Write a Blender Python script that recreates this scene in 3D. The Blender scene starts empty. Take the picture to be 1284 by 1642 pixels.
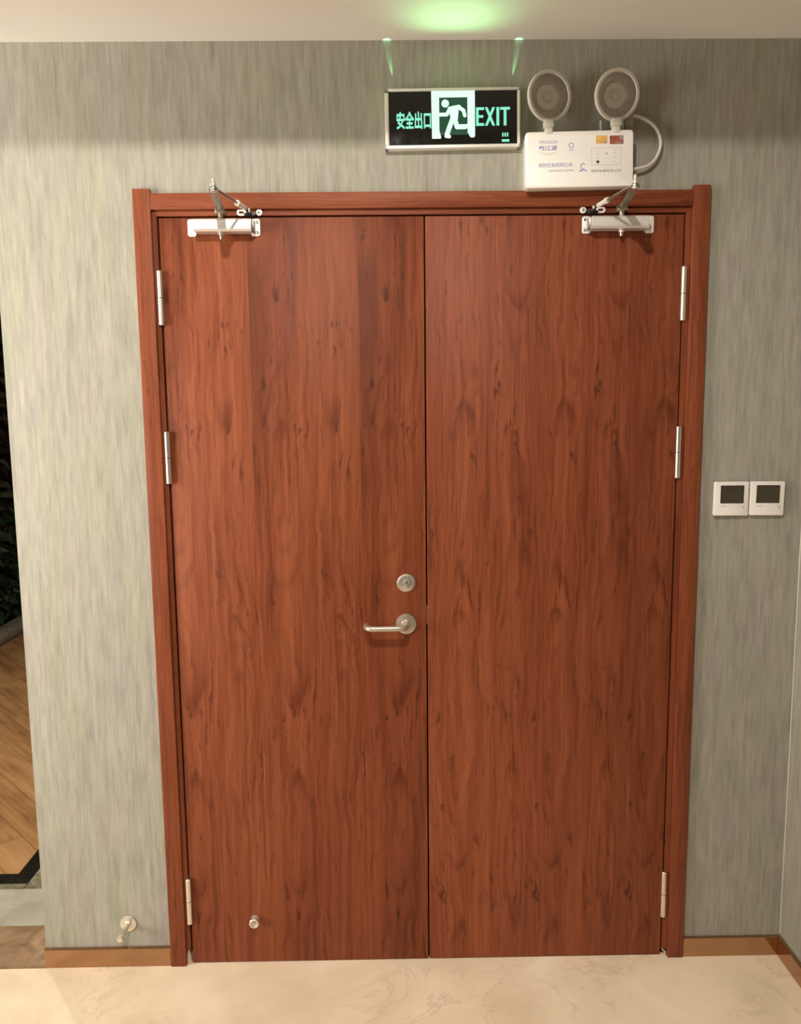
import bpy, bmesh, math, random
from mathutils import Vector, Matrix, Euler

random.seed(7)
scene = bpy.context.scene
COL = scene.collection
PI = math.pi

# ------------------------------------------------------------------ camera
cam_data = bpy.data.cameras.new('camera')
cam = bpy.data.objects.new('camera', cam_data)
COL.objects.link(cam)
scene.camera = cam
cam_data.sensor_fit = 'HORIZONTAL'
cam_data.sensor_width = 36.0
cam_data.lens = 1250.0 / 1284.0 * 36.0
cam_data.clip_start = 0.02
cam_data.clip_end = 60
PITCH, YAW, ROLL = 0.12337645, 0.01118585, 0.01045628
_f = Vector((math.sin(YAW) * math.cos(PITCH), math.cos(YAW) * math.cos(PITCH), -math.sin(PITCH)))
_r0 = Vector((math.cos(YAW), -math.sin(YAW), 0))
_d0 = _f.cross(_r0)
_r = math.cos(ROLL) * _r0 + math.sin(ROLL) * _d0
_d = -math.sin(ROLL) * _r0 + math.cos(ROLL) * _d0
_m = Matrix((_r, -_d, -_f)).transposed().to_4x4()
_m.translation = Vector((-0.04206733, -2.10923411, 1.5852974))
cam.matrix_world = _m

# ------------------------------------------------------------------ world, lamps, exposure
world = bpy.data.worlds.new('world')
scene.world = world
world.use_nodes = True
world.node_tree.nodes['Background'].inputs[0].default_value = (1.0, 0.86, 0.68, 1)
world.node_tree.nodes['Background'].inputs[1].default_value = 0.02

scene.view_settings.view_transform = 'Standard'
scene.view_settings.look = 'None'
scene.view_settings.exposure = 0.0
scene.view_settings.gamma = 1.0
scene.view_settings.use_curve_mapping = False

WARM = (1.0, 0.93, 0.84)


def lamp(name, kind, loc, energy, color=WARM, target=None, **kw):
    d = bpy.data.lights.new(name, kind)
    d.energy = energy
    d.color = color
    for k, v in kw.items():
        setattr(d, k, v)
    o = bpy.data.objects.new(name, d)
    COL.objects.link(o)
    o.location = loc
    if target is not None:
        o.rotation_euler = (Vector(target) - Vector(loc)).to_track_quat('-Z', 'Y').to_euler()
    return o


# downlight in the raised ceiling: the soffit edge cuts its light on the upper wall
lamp('lobby_downlight', 'SPOT', (-0.30, -1.876, 2.95), 150, target=(-0.48, -0.5, 0.9), spot_size=2.3, spot_blend=0.9, shadow_soft_size=0.035)
# added soft area fill from the left, out of view; no glazing stands there
lamp('left_fill_light', 'AREA', (-3.0, -1.3, 1.5), 59, target=(-2.0, 0.0, 1.55), shape='RECTANGLE', size=1.2, size_y=1.8, spread=1.75)
# added spots that brighten the marble floor and bounce light up to the ceiling
lamp('floor_fill_spot', 'SPOT', (-1.7, -1.5, 2.95), 42, target=(-1.6, -1.2, 0), spot_size=1.2, spot_blend=0.6, shadow_soft_size=0.04)
lamp('floor_fill_spot', 'SPOT', (-0.2, -1.5, 2.95), 118, target=(-0.1, -1.3, 0), spot_size=1.2, spot_blend=0.6, shadow_soft_size=0.04)
# hall lamp beyond the wall corner
lamp('hall_downlight', 'SPOT', (-2.15, 1.43, 2.5), 80, target=(-1.9, 0.9, 0), spot_size=2.2, spot_blend=0.7, shadow_soft_size=0.04)


# ------------------------------------------------------------------ node helpers
class NT:
    def __init__(self, name):
        self.mat = bpy.data.materials.new(name)
        self.mat.use_nodes = True
        self.t = self.mat.node_tree
        self.b = self.t.nodes['Principled BSDF']

    def n(self, typ, **kw):
        nd = self.t.nodes.new(typ)
        for k, v in kw.items():
            setattr(nd, k, v)
        return nd

    def put(self, sock, v):
        if hasattr(v, 'is_output'):
            self.t.links.new(v, sock)
        else:
            sock.default_value = v

    def m(self, op, a, b=0.0, c=0.0):
        nd = self.n('ShaderNodeMath', operation=op)
        self.put(nd.inputs[0], a)
        self.put(nd.inputs[1], b)
        self.put(nd.inputs[2], c)
        return nd.outputs[0]

    def xyz(self, x, y, z):
        nd = self.n('ShaderNodeCombineXYZ')
        for i, v in enumerate((x, y, z)):
            self.put(nd.inputs[i], v)
        return nd.outputs[0]

    def coords(self):
        tc = self.n('ShaderNodeTexCoord')
        s = self.n('ShaderNodeSeparateXYZ')
        self.t.links.new(tc.outputs['Object'], s.inputs[0])
        return s.outputs[0], s.outputs[1], s.outputs[2]

    def noise(self, vec, scale=1.0, detail=2.0, rough=0.5, dist=0.0):
        nd = self.n('ShaderNodeTexNoise')
        self.put(nd.inputs['Vector'], vec)
        nd.inputs['Scale'].default_value = scale
        nd.inputs['Detail'].default_value = detail
        nd.inputs['Roughness'].default_value = rough
        nd.inputs['Distortion'].default_value = dist
        return nd.outputs[0]

    def ramp(self, fac, stops, interp='LINEAR'):
        nd = self.n('ShaderNodeValToRGB')
        cr = nd.color_ramp
        cr.interpolation = interp
        while len(cr.elements) < len(stops):
            cr.elements.new(0.5)
        for e, (p, c) in zip(cr.elements, stops):
            e.position = p
            e.color = (*c, 1) if len(c) == 3 else c
        self.put(nd.inputs[0], fac)
        return nd.outputs[0]

    def mapr(self, v, a, b, c, d):
        nd = self.n('ShaderNodeMapRange', clamp=True)
        self.put(nd.inputs[0], v)
        for i, q in enumerate((a, b, c, d)):
            nd.inputs[i + 1].default_value = q
        return nd.outputs[0]

    def mix(self, fac, a, b, mode='MIX'):
        nd = self.n('ShaderNodeMix', data_type='RGBA', blend_type=mode)
        self.put(nd.inputs[0], fac)
        for s, v in ((nd.inputs[6], a), (nd.inputs[7], b)):
            self.put(s, v if hasattr(v, 'is_output') else (*v, 1))
        return nd.outputs[2]

    def bump(self, h, strength=0.1, dist=0.001):
        nd = self.n('ShaderNodeBump')
        nd.inputs['Strength'].default_value = strength
        nd.inputs['Distance'].default_value = dist
        self.put(nd.inputs['Height'], h)
        self.t.links.new(nd.outputs[0], self.b.inputs['Normal'])

    def set(self, **kw):
        names = {'color': 'Base Color', 'rough': 'Roughness', 'metal': 'Metallic', 'spec': 'Specular IOR Level',
                 'coat': 'Coat Weight', 'coat_rough': 'Coat Roughness', 'ecol': 'Emission Color', 'estr': 'Emission Strength',
                 'alpha': 'Alpha', 'trans': 'Transmission Weight', 'ior': 'IOR'}
        for k, v in kw.items():
            if isinstance(v, tuple) and len(v) == 3:
                v = (*v, 1)
            self.put(self.b.inputs[names[k]], v)
        return self.mat


def speckled(name, color, rough=0.5, metal=0.0, var=0.06, scale=40.0, spec=0.5, coat=0.0):
    """plain coloured material with a slight procedural mottling"""
    t = NT(name)
    x, y, z = t.coords()
    f = t.noise(t.xyz(x, y, z), scale, 3)
    lo = tuple(c * (1 - var) for c in color)
    hi = tuple(min(1, c * (1 + var)) for c in color)
    col = t.ramp(f, [(0.3, lo), (0.7, hi)])
    r = t.mapr(f, 0.3, 0.7, max(0.02, rough - 0.04), min(1, rough + 0.04))
    return t.set(color=col, rough=r, metal=metal, spec=spec, coat=coat)


def wood(name, period, offset, seed, horizontal=False, figure=1.0, band=0.0, base=((0.104, 0.024, 0.010), (0.215, 0.055, 0.022), (0.315, 0.092, 0.038)), rough=0.50):
    """red cherry laminate: strips of repeating figure with cathedral rings, knots, dashes and fine pores"""
    t = NT(name)
    x, y, z = t.coords()
    if horizontal:
        x, z = z, x
    u = t.m('ADD', x, offset)
    xm = t.m('MULTIPLY', t.m('FRACT', t.m('DIVIDE', u, period)), period)
    zz = t.m('ADD', z, seed)
    # broad and small wander of the grain
    w1 = t.noise(t.xyz(t.m('MULTIPLY', xm, 5.0), seed, t.m('MULTIPLY', zz, 1.7)), 1.0, 2)
    w2 = t.noise(t.xyz(t.m('MULTIPLY', xm, 26.0), seed + 3, t.m('MULTIPLY', zz, 11.0)), 1.0, 3, 0.6)
    xw = t.m('ADD', xm, t.m('ADD', t.m('MULTIPLY', t.m('SUBTRACT', w1, 0.5), 0.11), t.m('MULTIPLY', t.m('SUBTRACT', w2, 0.5), 0.034)))
    # two hearts per strip: rings are distances to a wandering log axis
    lines = None
    for k, (xc, rr) in enumerate(((0.27 * period, 58.0), (0.74 * period, 70.0))):
        dz = t.noise(t.xyz(seed * 1.7 + k * 5.1, 0.0, t.m('MULTIPLY', zz, 1.15)), 1.0, 1)
        dep = t.m('MULTIPLY', t.m('SUBTRACT', dz, 0.24), 0.42)
        dx = t.m('SUBTRACT', xw, xc)
        r = t.m('SQRT', t.m('ADD', t.m('MULTIPLY', dx, dx), t.m('MULTIPLY', dep, t.m('MULTIPLY', dep, 0.35))))
        fr = t.m('FRACT', t.m('MULTIPLY', r, rr))
        ln = t.m('MULTIPLY', t.mapr(fr, 0.45, 0.80, 0.0, 1.0), t.mapr(fr, 0.84, 1.0, 1.0, 0.0))
        near = t.mapr(t.m('ABSOLUTE', dx), 0.012, 0.06, 1.0, 0.0)
        ln = t.m('MULTIPLY', ln, near)
        lines = ln if lines is None else t.m('MAXIMUM', lines, ln)
    patch = t.noise(t.xyz(t.m('MULTIPLY', xm, 15.0), seed + 9, t.m('MULTIPLY', zz, 4.2)), 1.0, 2)
    lines = t.m('MULTIPLY', lines, t.mapr(patch, 0.40, 0.62, 0.0, 1.0))
    # curly knots, thin dark dashes
    kn = t.noise(t.xyz(t.m('MULTIPLY', xw, 62.0), seed + 21, t.m('MULTIPLY', zz, 17.0)), 1.0, 3, 0.6)
    knots = t.m('MULTIPLY', t.mapr(kn, 0.57, 0.70, 0.0, 1.0), t.mapr(patch, 0.50, 0.62, 0.0, 1.0))
    da = t.noise(t.xyz(t.m('MULTIPLY', xw, 115.0), seed + 41, t.m('MULTIPLY', zz, 8.5)), 1.0, 2, 0.5)
    dm = t.noise(t.xyz(t.m('MULTIPLY', xm, 11.0), seed + 51, t.m('MULTIPLY', zz, 3.3)), 1.0, 2)
    dashes = t.m('MULTIPLY', t.mapr(da, 0.60, 0.72, 0.0, 1.0), t.mapr(dm, 0.42, 0.6, 0.1, 1.0))
    # fine vertical pores
    fine = t.noise(t.xyz(t.m('MULTIPLY', x, 230.0), seed, t.m('MULTIPLY', zz, 5.0)), 1.0, 3, 0.65)
    mid = t.noise(t.xyz(t.m('MULTIPLY', xw, 70.0), seed + 5, t.m('MULTIPLY', zz, 2.2)), 1.0, 3, 0.55)
    strip = t.noise(t.xyz(t.m('MULTIPLY', xm, 9.0), seed + 33, t.m('MULTIPLY', zz, 0.6)), 1.0, 1)
    v = t.m('ADD', t.m('MULTIPLY', mid, 0.50), t.m('ADD', t.m('MULTIPLY', fine, 0.42), t.m('MULTIPLY', strip, 0.40)))
    col = t.ramp(v, [(0.42, base[0]), (0.645, base[1]), (0.87, base[2])])
    if band:
        # darker heartwood beside each joint of the upper strips
        bz = t.m('MULTIPLY', t.mapr(z, 1.25, 1.75, 0.0, 1.0), t.mapr(z, 1.95, 2.05, 1.0, 0.2))
        bx_ = t.m('MULTIPLY', t.mapr(xm, 0.0, 0.004, 0.0, 1.0), t.mapr(xm, 0.025, 0.095, 1.0, 0.0))
        col = t.mix(t.m('MULTIPLY', t.m('MULTIPLY', bz, bx_), band), col, tuple(c * 0.33 for c in base[1]))
    dark = tuple(c * q for c, q in zip(base[1], (0.40, 0.30, 0.26)))
    col = t.mix(t.m('MULTIPLY', lines, 0.62 * figure), col, dark)
    col = t.mix(t.m('MULTIPLY', dashes, 0.72 * figure), col, dark)
    col = t.mix(t.m('MULTIPLY', knots, 0.75 * figure), col, tuple(c * 0.25 for c in base[1]))
    t.bump(fine, 0.05, 0.0005)
    return t.set(color=col, rough=t.mapr(mid, 0.3, 0.7, rough - 0.03, rough + 0.04), spec=0.18)


def wallpaper(name):
    """grasscloth wallpaper: short vertical streaks of grey, green and straw"""
    t = NT(name)
    x, y, z = t.coords()
    h = t.m('ADD', x, t.m('MULTIPLY', y, 1.37))
    a = t.noise(t.xyz(t.m('MULTIPLY', h, 80.0), 2.0, t.m('MULTIPLY', z, 8.0)), 1.0, 3, 0.55)
    b = t.noise(t.xyz(t.m('MULTIPLY', h, 190.0), 5.0, t.m('MULTIPLY', z, 15.0)), 1.0, 2, 0.5)
    c = t.noise(t.xyz(t.m('MULTIPLY', h, 26.0), 9.0, t.m('MULTIPLY', z, 2.6)), 1.0, 2, 0.5)
    hue = t.noise(t.xyz(t.m('MULTIPLY', h, 17.0), 14.0, t.m('MULTIPLY', z, 3.2)), 1.0, 2, 0.5)
    v = t.m('ADD', t.m('MULTIPLY', a, 0.46), t.m('ADD', t.m('MULTIPLY', b, 0.30), t.m('MULTIPLY', c, 0.24)))
    col = t.ramp(v, [(0.33, (0.262, 0.250, 0.208)), (0.5, (0.352, 0.337, 0.278)), (0.67, (0.437, 0.418, 0.340))])
    tint = t.ramp(hue, [(0.38, (0.985, 1.0, 0.94)), (0.5, (1, 1, 1)), (0.62, (1.02, 0.985, 1.02))])
    col = t.mix(1.0, col, tint, 'MULTIPLY')
    t.bump(v, 0.12, 0.002)
    return t.set(color=col, rough=0.75, spec=0.25)


def marble(name, cols, scale=3.0, vein=(0.5, 0.4, 0.3), vein_amt=0.35, rough=0.15):
    t = NT(name)
    x, y, z = t.coords()
    p = t.xyz(x, y, z)
    a = t.noise(p, scale, 5, 0.55, 0.6)
    col = t.ramp(a, [(0.3, cols[0]), (0.55, cols[1]), (0.75, cols[2])])
    b = t.noise(p, scale * 0.9, 6, 0.6, 1.6)
    ridge = t.mapr(t.m('ABSOLUTE', t.m('SUBTRACT', b, 0.5)), 0.0, 0.022, 1.0, 0.0)
    mask = t.mapr(t.noise(p, scale * 0.7, 2), 0.45, 0.62, 0.0, 1.0)
    col = t.mix(t.m('MULTIPLY', t.m('MULTIPLY', ridge, mask), vein_amt), col, vein)
    return t.set(color=col, rough=t.mapr(a, 0.2, 0.8, rough, rough + 0.08), spec=0.5)


def brushed(name, color, rough=0.3, stretch=(4, 4, 200)):
    t = NT(name)
    x, y, z = t.coords()
    f = t.noise(t.xyz(t.m('MULTIPLY', x, stretch[0]), t.m('MULTIPLY', y, stretch[1]), t.m('MULTIPLY', z, stretch[2])), 1.0, 2)
    lo = tuple(c * 0.93 for c in color)
    return t.set(color=t.ramp(f, [(0.3, lo), (0.7, color)]), metal=1.0, rough=t.mapr(f, 0.3, 0.7, rough - 0.05, rough + 0.05))


def glow(name, color, strength):
    t = NT(name)
    x, y, z = t.coords()
    f = t.noise(t.xyz(x, y, z), 60, 2)
    s = t.mapr(f, 0.2, 0.8, strength * 0.94, strength * 1.06)
    return t.set(color=(0.02, 0.05, 0.04), ecol=color, estr=s, rough=0.3)


M = {
    'wallpaper': wallpaper('grasscloth wallpaper'),
    'ceiling': speckled('painted ceiling plaster', (0.90, 0.86, 0.80), 0.8, var=0.015, scale=6, spec=0.2),
    'plain_wall': speckled('cream painted wall', (0.50, 0.48, 0.44), 0.7, var=0.03, scale=4, spec=0.3),
    'floor': marble('polished beige marble', ((0.69, 0.55, 0.385), (0.80, 0.655, 0.475), (0.87, 0.73, 0.545)), 4.0, (0.56, 0.42, 0.29), 0.48, 0.14),
    'brown_marble': marble('brown marble', ((0.17, 0.10, 0.055), (0.30, 0.19, 0.11), (0.42, 0.28, 0.17)), 13, (0.10, 0.06, 0.03), 0.5, 0.15),
    'grey_marble': marble('pale grey marble', ((0.31, 0.285, 0.225), (0.40, 0.37, 0.295), (0.47, 0.43, 0.35)), 9, (0.55, 0.53, 0.46), 0.4, 0.2),
    'green_marble': marble('mottled olive marble', ((0.10, 0.09, 0.05), (0.21, 0.19, 0.12), (0.34, 0.31, 0.21)), 22, (0.45, 0.42, 0.32), 0.5, 0.2),
    'black_marble': marble('black marble', ((0.008, 0.007, 0.006), (0.014, 0.012, 0.009), (0.03, 0.026, 0.02)), 14, (0.10, 0.08, 0.05), 0.3, 0.18),
    'kerb_stone': marble('weathered kerb stone', ((0.20, 0.19, 0.13), (0.32, 0.30, 0.22), (0.42, 0.40, 0.30)), 20, (0.12, 0.11, 0.08), 0.4, 0.5),
    'wood_left': wood('cherry laminate left leaf', 0.2894, 0.0653, 2.3, band=0.55),
    'wood_right': wood('cherry laminate right leaf', 0.2702, 0.0972, 11.6),
    'wood_stile': wood('cherry laminate stiles', 0.31, 0.1, 17.2, figure=0.45, rough=0.5),
    'wood_head': wood('cherry laminate head', 0.31, 0.2, 23.9, horizontal=True, figure=0.5, rough=0.5),
    'dark_gap': speckled('gap shade black', (0.012, 0.004, 0.002), 0.9),  # near-black colour stands in for the shade inside the door gaps
    'rose_steel': brushed('rose bronze polished steel', (0.47, 0.29, 0.175), 0.12, (3, 3, 60)),
    'alu': speckled('satin aluminium', (0.90, 0.87, 0.83), 0.42, 0.6, 0.01),
    'alu_paint': speckled('silver lacquer', (0.88, 0.85, 0.80), 0.38, 0.15, 0.02),
    'chrome': speckled('polished nickel', (0.80, 0.75, 0.66), 0.24, 0.75, 0.02),
    'steel': speckled('satin stainless steel', (0.62, 0.56, 0.46), 0.36, 0.75, 0.03),
    'hinge_steel': brushed('satin hinge steel', (0.86, 0.82, 0.74), 0.34, (40, 40, 4)),
    'arm_steel': brushed('grey plated steel', (0.45, 0.43, 0.38), 0.33, (30, 4, 4)),
    'black_plastic': speckled('black plastic', (0.012, 0.012, 0.011), 0.4),
    'brass': brushed('worn brass', (0.85, 0.58, 0.33), 0.3),
    'white_plastic': speckled('white moulded plastic', (0.93, 0.89, 0.83), 0.38, var=0.01),
    'cream_plastic': speckled('aged cream plastic', (0.68, 0.65, 0.57), 0.42, var=0.03),
    'grey_plastic': speckled('grey back shell', (0.33, 0.31, 0.25), 0.5),
    'reflector': speckled('ribbed silver reflector', (0.90, 0.87, 0.82), 0.3, 0.1, 0.05),
    'bulb': speckled('frosted lamp cup', (0.95, 0.92, 0.87), 0.35, 0.0, 0.03),
    'lcd': speckled('unlit display', (0.055, 0.045, 0.028), 0.12, var=0.15, scale=20),
    'sign_black': speckled('black acrylic', (0.006, 0.007, 0.005), 0.12),
    'sign_frame': speckled('anodised frame', (0.86, 0.84, 0.77), 0.38, 0.2, 0.02),
    'sign_white': glow('backlit mint white', (0.74, 1.0, 0.82), 1.1),
    'sign_green': glow('backlit green', (0.26, 0.92, 0.64), 0.95),
    'sign_halo': glow('green backlight in the doorway', (0.01, 0.16, 0.07), 0.3),
    'blue_print': speckled('blue ink', (0.28, 0.30, 0.58), 0.5),
    'grey_print': speckled('grey ink', (0.30, 0.28, 0.27), 0.5),
    'pale_print': speckled('faint grey ink', (0.56, 0.52, 0.45), 0.5),
    'black_print': speckled('black ink', (0.03, 0.025, 0.02), 0.5),
    'yellow': speckled('yellow sticker', (0.72, 0.42, 0.12), 0.4, var=0.12, scale=90),
    'red': speckled('red sticker', (0.36, 0.085, 0.06), 0.4, var=0.3, scale=90),
    'plank_bed': speckled('brown joint bed', (0.10, 0.05, 0.02), 0.9),
    'plaster': speckled('pale filler', (0.66, 0.50, 0.38), 0.8),
    'soil': speckled('dark planting panel', (0.02, 0.012, 0.008), 0.9),
}


def leafy(name, c1, c2):
    t = NT(name)
    x, y, z = t.coords()
    f = t.noise(t.xyz(x, y, z), 9, 3)
    return t.set(color=t.ramp(f, [(0.35, c1), (0.65, c2)]), rough=0.5)


M['leaf_green'] = leafy('dark green leaves', (0.012, 0.028, 0.008), (0.03, 0.062, 0.02))
M['leaf_brown'] = leafy('dark red brown leaves', (0.030, 0.010, 0.008), (0.055, 0.032, 0.018))


def plank_mat():
    t = NT('oak planks')
    x, y, z = t.coords()
    oi = t.n('ShaderNodeObjectInfo')
    rnd = oi.outputs['Random']
    a = t.noise(t.xyz(t.m('MULTIPLY', x, 3.0), t.m('MULTIPLY', y, 45.0), t.m('MULTIPLY', rnd, 40)), 1.0, 4, 0.6)
    b = t.noise(t.xyz(t.m('MULTIPLY', x, 5.0), t.m('MULTIPLY', y, 12.0), t.m('MULTIPLY', rnd, 70)), 1.0, 2)
    v = t.m('ADD', t.m('MULTIPLY', a, 0.6), t.m('ADD', t.m('MULTIPLY', b, 0.4), t.m('MULTIPLY', t.m('SUBTRACT', rnd, 0.5), 0.16)))
    col = t.ramp(v, [(0.3, (0.19, 0.090, 0.033)), (0.5, (0.33, 0.17, 0.068)), (0.7, (0.43, 0.245, 0.105))])
    return t.set(color=col, rough=0.35, spec=0.4)


M['plank'] = plank_mat()


# ------------------------------------------------------------------ mesh helpers
class MB:
    """collects shapes and links them as one mesh object"""

    def __init__(self):
        self.bm = bmesh.new()

    def _merge(self, b):
        me = bpy.data.meshes.new('tmp')
        b.to_mesh(me)
        b.free()
        self.bm.from_mesh(me)
        bpy.data.meshes.remove(me)

    def box(self, x0, x1, y0, y1, z0, z1, bev=0.0, seg=2, mat=None):
        b = bmesh.new()
        bmesh.ops.create_cube(b, size=1.0)
        for v in b.verts:
            v.co = Vector(((x0 + x1) / 2 + v.co.x * (x1 - x0), (y0 + y1) / 2 + v.co.y * (y1 - y0), (z0 + z1) / 2 + v.co.z * (z1 - z0)))
        if bev > 0:
            bmesh.ops.bevel(b, geom=list(b.edges), offset=bev, segments=seg, profile=0.5, affect='EDGES')
        if mat is not None:
            bmesh.ops.transform(b, matrix=mat, verts=b.verts)
        self._merge(b)
        return self

    def prism(self, poly, y0, y1, bev=0.0, mat=None):
        """polygon in x,z extruded along y"""
        b = bmesh.new()
        vs = [b.verts.new((p[0], y0, p[1])) for p in poly]
        f = b.faces.new(vs)
        r = bmesh.ops.extrude_face_region(b, geom=[f])
        for v in r['geom']:
            if isinstance(v, bmesh.types.BMVert):
                v.co.y = y1
        bmesh.ops.recalc_face_normals(b, faces=b.faces)
        if bev > 0:
            es = [e for e in b.edges if abs(e.verts[0].co.y - y0) < 1e-7 and abs(e.verts[1].co.y - y0) < 1e-7]
            bmesh.ops.bevel(b, geom=es, offset=bev, segments=2, profile=0.5, affect='EDGES')
        if mat is not None:
            bmesh.ops.transform(b, matrix=mat, verts=b.verts)
        self._merge(b)
        return self

    def flat(self, poly, y):
        self.bm.faces.new([self.bm.verts.new((p[0], y, p[1])) for p in poly])
        return self

    def lathe(self, profile, origin=(0, 0, 0), axis=(0, -1, 0), seg=40, mat=None):
        """profile: (radius, height along axis)"""
        b = bmesh.new()
        rings = []
        for r, h in profile:
            if r < 1e-7:
                rings.append([b.verts.new((0, 0, h))])
            else:
                rings.append([b.verts.new((r * math.cos(2 * PI * i / seg), r * math.sin(2 * PI * i / seg), h)) for i in range(seg)])
        for A, B in zip(rings, rings[1:]):
            for i in range(seg):
                j = (i + 1) % seg
                if len(A) == 1 and len(B) == 1:
                    continue
                if len(A) == 1:
                    b.faces.new((A[0], B[i], B[j]))
                elif len(B) == 1:
                    b.faces.new((A[i], A[j], B[0]))
                else:
                    b.faces.new((A[i], A[j], B[j], B[i]))
        bmesh.ops.recalc_face_normals(b, faces=b.faces)
        q = Vector((0, 0, 1)).rotation_difference(Vector(axis).normalized())
        bmesh.ops.transform(b, matrix=Matrix.Translation(origin) @ q.to_matrix().to_4x4(), verts=b.verts)
        if mat is not None:
            bmesh.ops.transform(b, matrix=mat, verts=b.verts)
        self._merge(b)
        return self

    def cyl(self, p0, p1, r, seg=24, bev=0.0):
        d = Vector(p1) - Vector(p0)
        L = d.length
        if bev:
            pr = [(0, 0), (r - bev, 0), (r, bev), (r, L - bev), (r - bev, L), (0, L)]
        else:
            pr = [(0, 0), (r, 0), (r, L), (0, L)]
        return self.lathe(pr, p0, d, seg)

    def tube(self, pts, r, seg=14, samples=8, caps=True):
        """smooth round tube through the points"""
        P = [Vector(p) for p in pts]
        path = []
        for i in range(len(P) - 1):
            p0 = P[max(i - 1, 0)]
            p1, p2 = P[i], P[i + 1]
            p3 = P[min(i + 2, len(P) - 1)]
            for k in range(samples):
                t = k / samples
                path.append(0.5 * (2 * p1 + (p2 - p0) * t + (2 * p0 - 5 * p1 + 4 * p2 - p3) * t * t + (3 * p1 - p0 - 3 * p2 + p3) * t ** 3))
        path.append(P[-1])
        b = bmesh.new()
        rings = []
        up = None
        for i, p in enumerate(path):
            tan = (path[min(i + 1, len(path) - 1)] - path[max(i - 1, 0)]).normalized()
            if up is None:
                up = tan.orthogonal().normalized()
            up = (up - tan * up.dot(tan)).normalized()
            s = tan.cross(up)
            rr = r(i / (len(path) - 1)) if callable(r) else r
            rings.append([b.verts.new(p + rr * (math.cos(2 * PI * k / seg) * up + math.sin(2 * PI * k / seg) * s)) for k in range(seg)])
        for A, B in zip(rings, rings[1:]):
            for k in range(seg):
                b.faces.new((A[k], A[(k + 1) % seg], B[(k + 1) % seg], B[k]))
        if caps:
            b.faces.new(rings[0])
            b.faces.new(rings[-1])
        bmesh.ops.recalc_face_normals(b, faces=b.faces)
        self._merge(b)
        return self

    def build(self, name, mat, parent=None, loc=None, smooth=True, angle=0.6):
        me = bpy.data.meshes.new(name)
        self.bm.to_mesh(me)
        self.bm.free()
        me.materials.append(mat)
        if smooth:
            for p in me.polygons:
                p.use_smooth = True
            me.set_sharp_from_angle(angle=angle)
        o = bpy.data.objects.new(name, me)
        COL.objects.link(o)
        if loc is not None:
            o.location = loc
        if parent is not None:
            o.parent = parent
        return o


def tag(o, label, cat, group=None, kind=None):
    o['label'] = label
    o['category'] = cat
    if group:
        o['group'] = group
    if kind:
        o['kind'] = kind
    return o


def empty(name, loc, rot=(0, 0, 0)):
    o = bpy.data.objects.new(name, None)
    o.empty_display_size = 0.05
    COL.objects.link(o)
    o.location = loc
    o.rotation_euler = rot
    return o


def structure(o, label=None):
    o['kind'] = 'structure'
    if label:
        o['label'] = label
    return o


def rounded(w, h, r, n=6, cx=0.0, cz=0.0):
    pts = []
    for sx, sz, a0 in ((1, 1, 0), (-1, 1, PI / 2), (-1, -1, PI), (1, -1, 1.5 * PI)):
        for i in range(n + 1):
            a = a0 + (PI / 2) * i / n
            pts.append((cx + sx * (w / 2 - r) + r * math.cos(a), cz + sz * (h / 2 - r) + r * math.sin(a)))
    return pts


def text_mesh(name, body, mat, parent, x0, x1, z0, z1, y, bold=0.0, thick=0.0006):
    """lettering as a mesh, fitted to a rectangle on a face looking towards -y"""
    cu = bpy.data.curves.new(name, 'FONT')
    cu.body = body
    cu.size = 1.0
    cu.offset = bold
    cu.resolution_u = 3
    tmp = bpy.data.objects.new('tmp_text', cu)
    COL.objects.link(tmp)
    dg = bpy.context.evaluated_depsgraph_get()
    me = bpy.data.meshes.new_from_object(tmp.evaluated_get(dg))
    bpy.data.objects.remove(tmp)
    bpy.data.curves.remove(cu)
    xs = [v.co.x for v in me.vertices]
    ys = [v.co.y for v in me.vertices]
    ax, bx, ay, by = min(xs), max(xs), min(ys), max(ys)
    for v in me.vertices:
        v.co = Vector((x0 + (v.co.x - ax) / (bx - ax) * (x1 - x0), y, z0 + (v.co.y - ay) / (by - ay) * (z1 - z0)))
    b = bmesh.new()
    b.from_mesh(me)
    r = bmesh.ops.extrude_face_region(b, geom=list(b.faces))
    for g in r['geom']:
        if isinstance(g, bmesh.types.BMVert):
            g.co.y -= thick
    bmesh.ops.recalc_face_normals(b, faces=b.faces)
    b.to_mesh(me)
    b.free()
    me.name = name
    me.materials.clear()
    me.materials.append(mat)
    o = bpy.data.objects.new(name, me)
    COL.objects.link(o)
    o.parent = parent
    return o


# ================================================================== the setting
X_L, X_R = -1.064, 1.085            # ends of the wall that holds the door
WALL_Y = 0.001                      # wall face; the door leaves lie at y = 0
Z_SOFFIT, Y_SOFFIT, Z_UP = 2.53, -0.70, 3.02

# floor ------------------------------------------------------------------
floor = structure(MB().box(-5.0, 1.3, -6.0, -0.010, -0.06, 0.0).box(X_L + 0.001, 1.3, -0.010, 0.22, -0.06, 0.0).build('floor', M['floor']), 'polished beige marble floor with soft brown veins')


def slab(name, x0, x1, y0, y1, mat, bev=0.0008):
    return MB().box(x0, x1, y0, y1, -0.05, 0.0, bev, 1).build(name, M[mat], floor)


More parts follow.
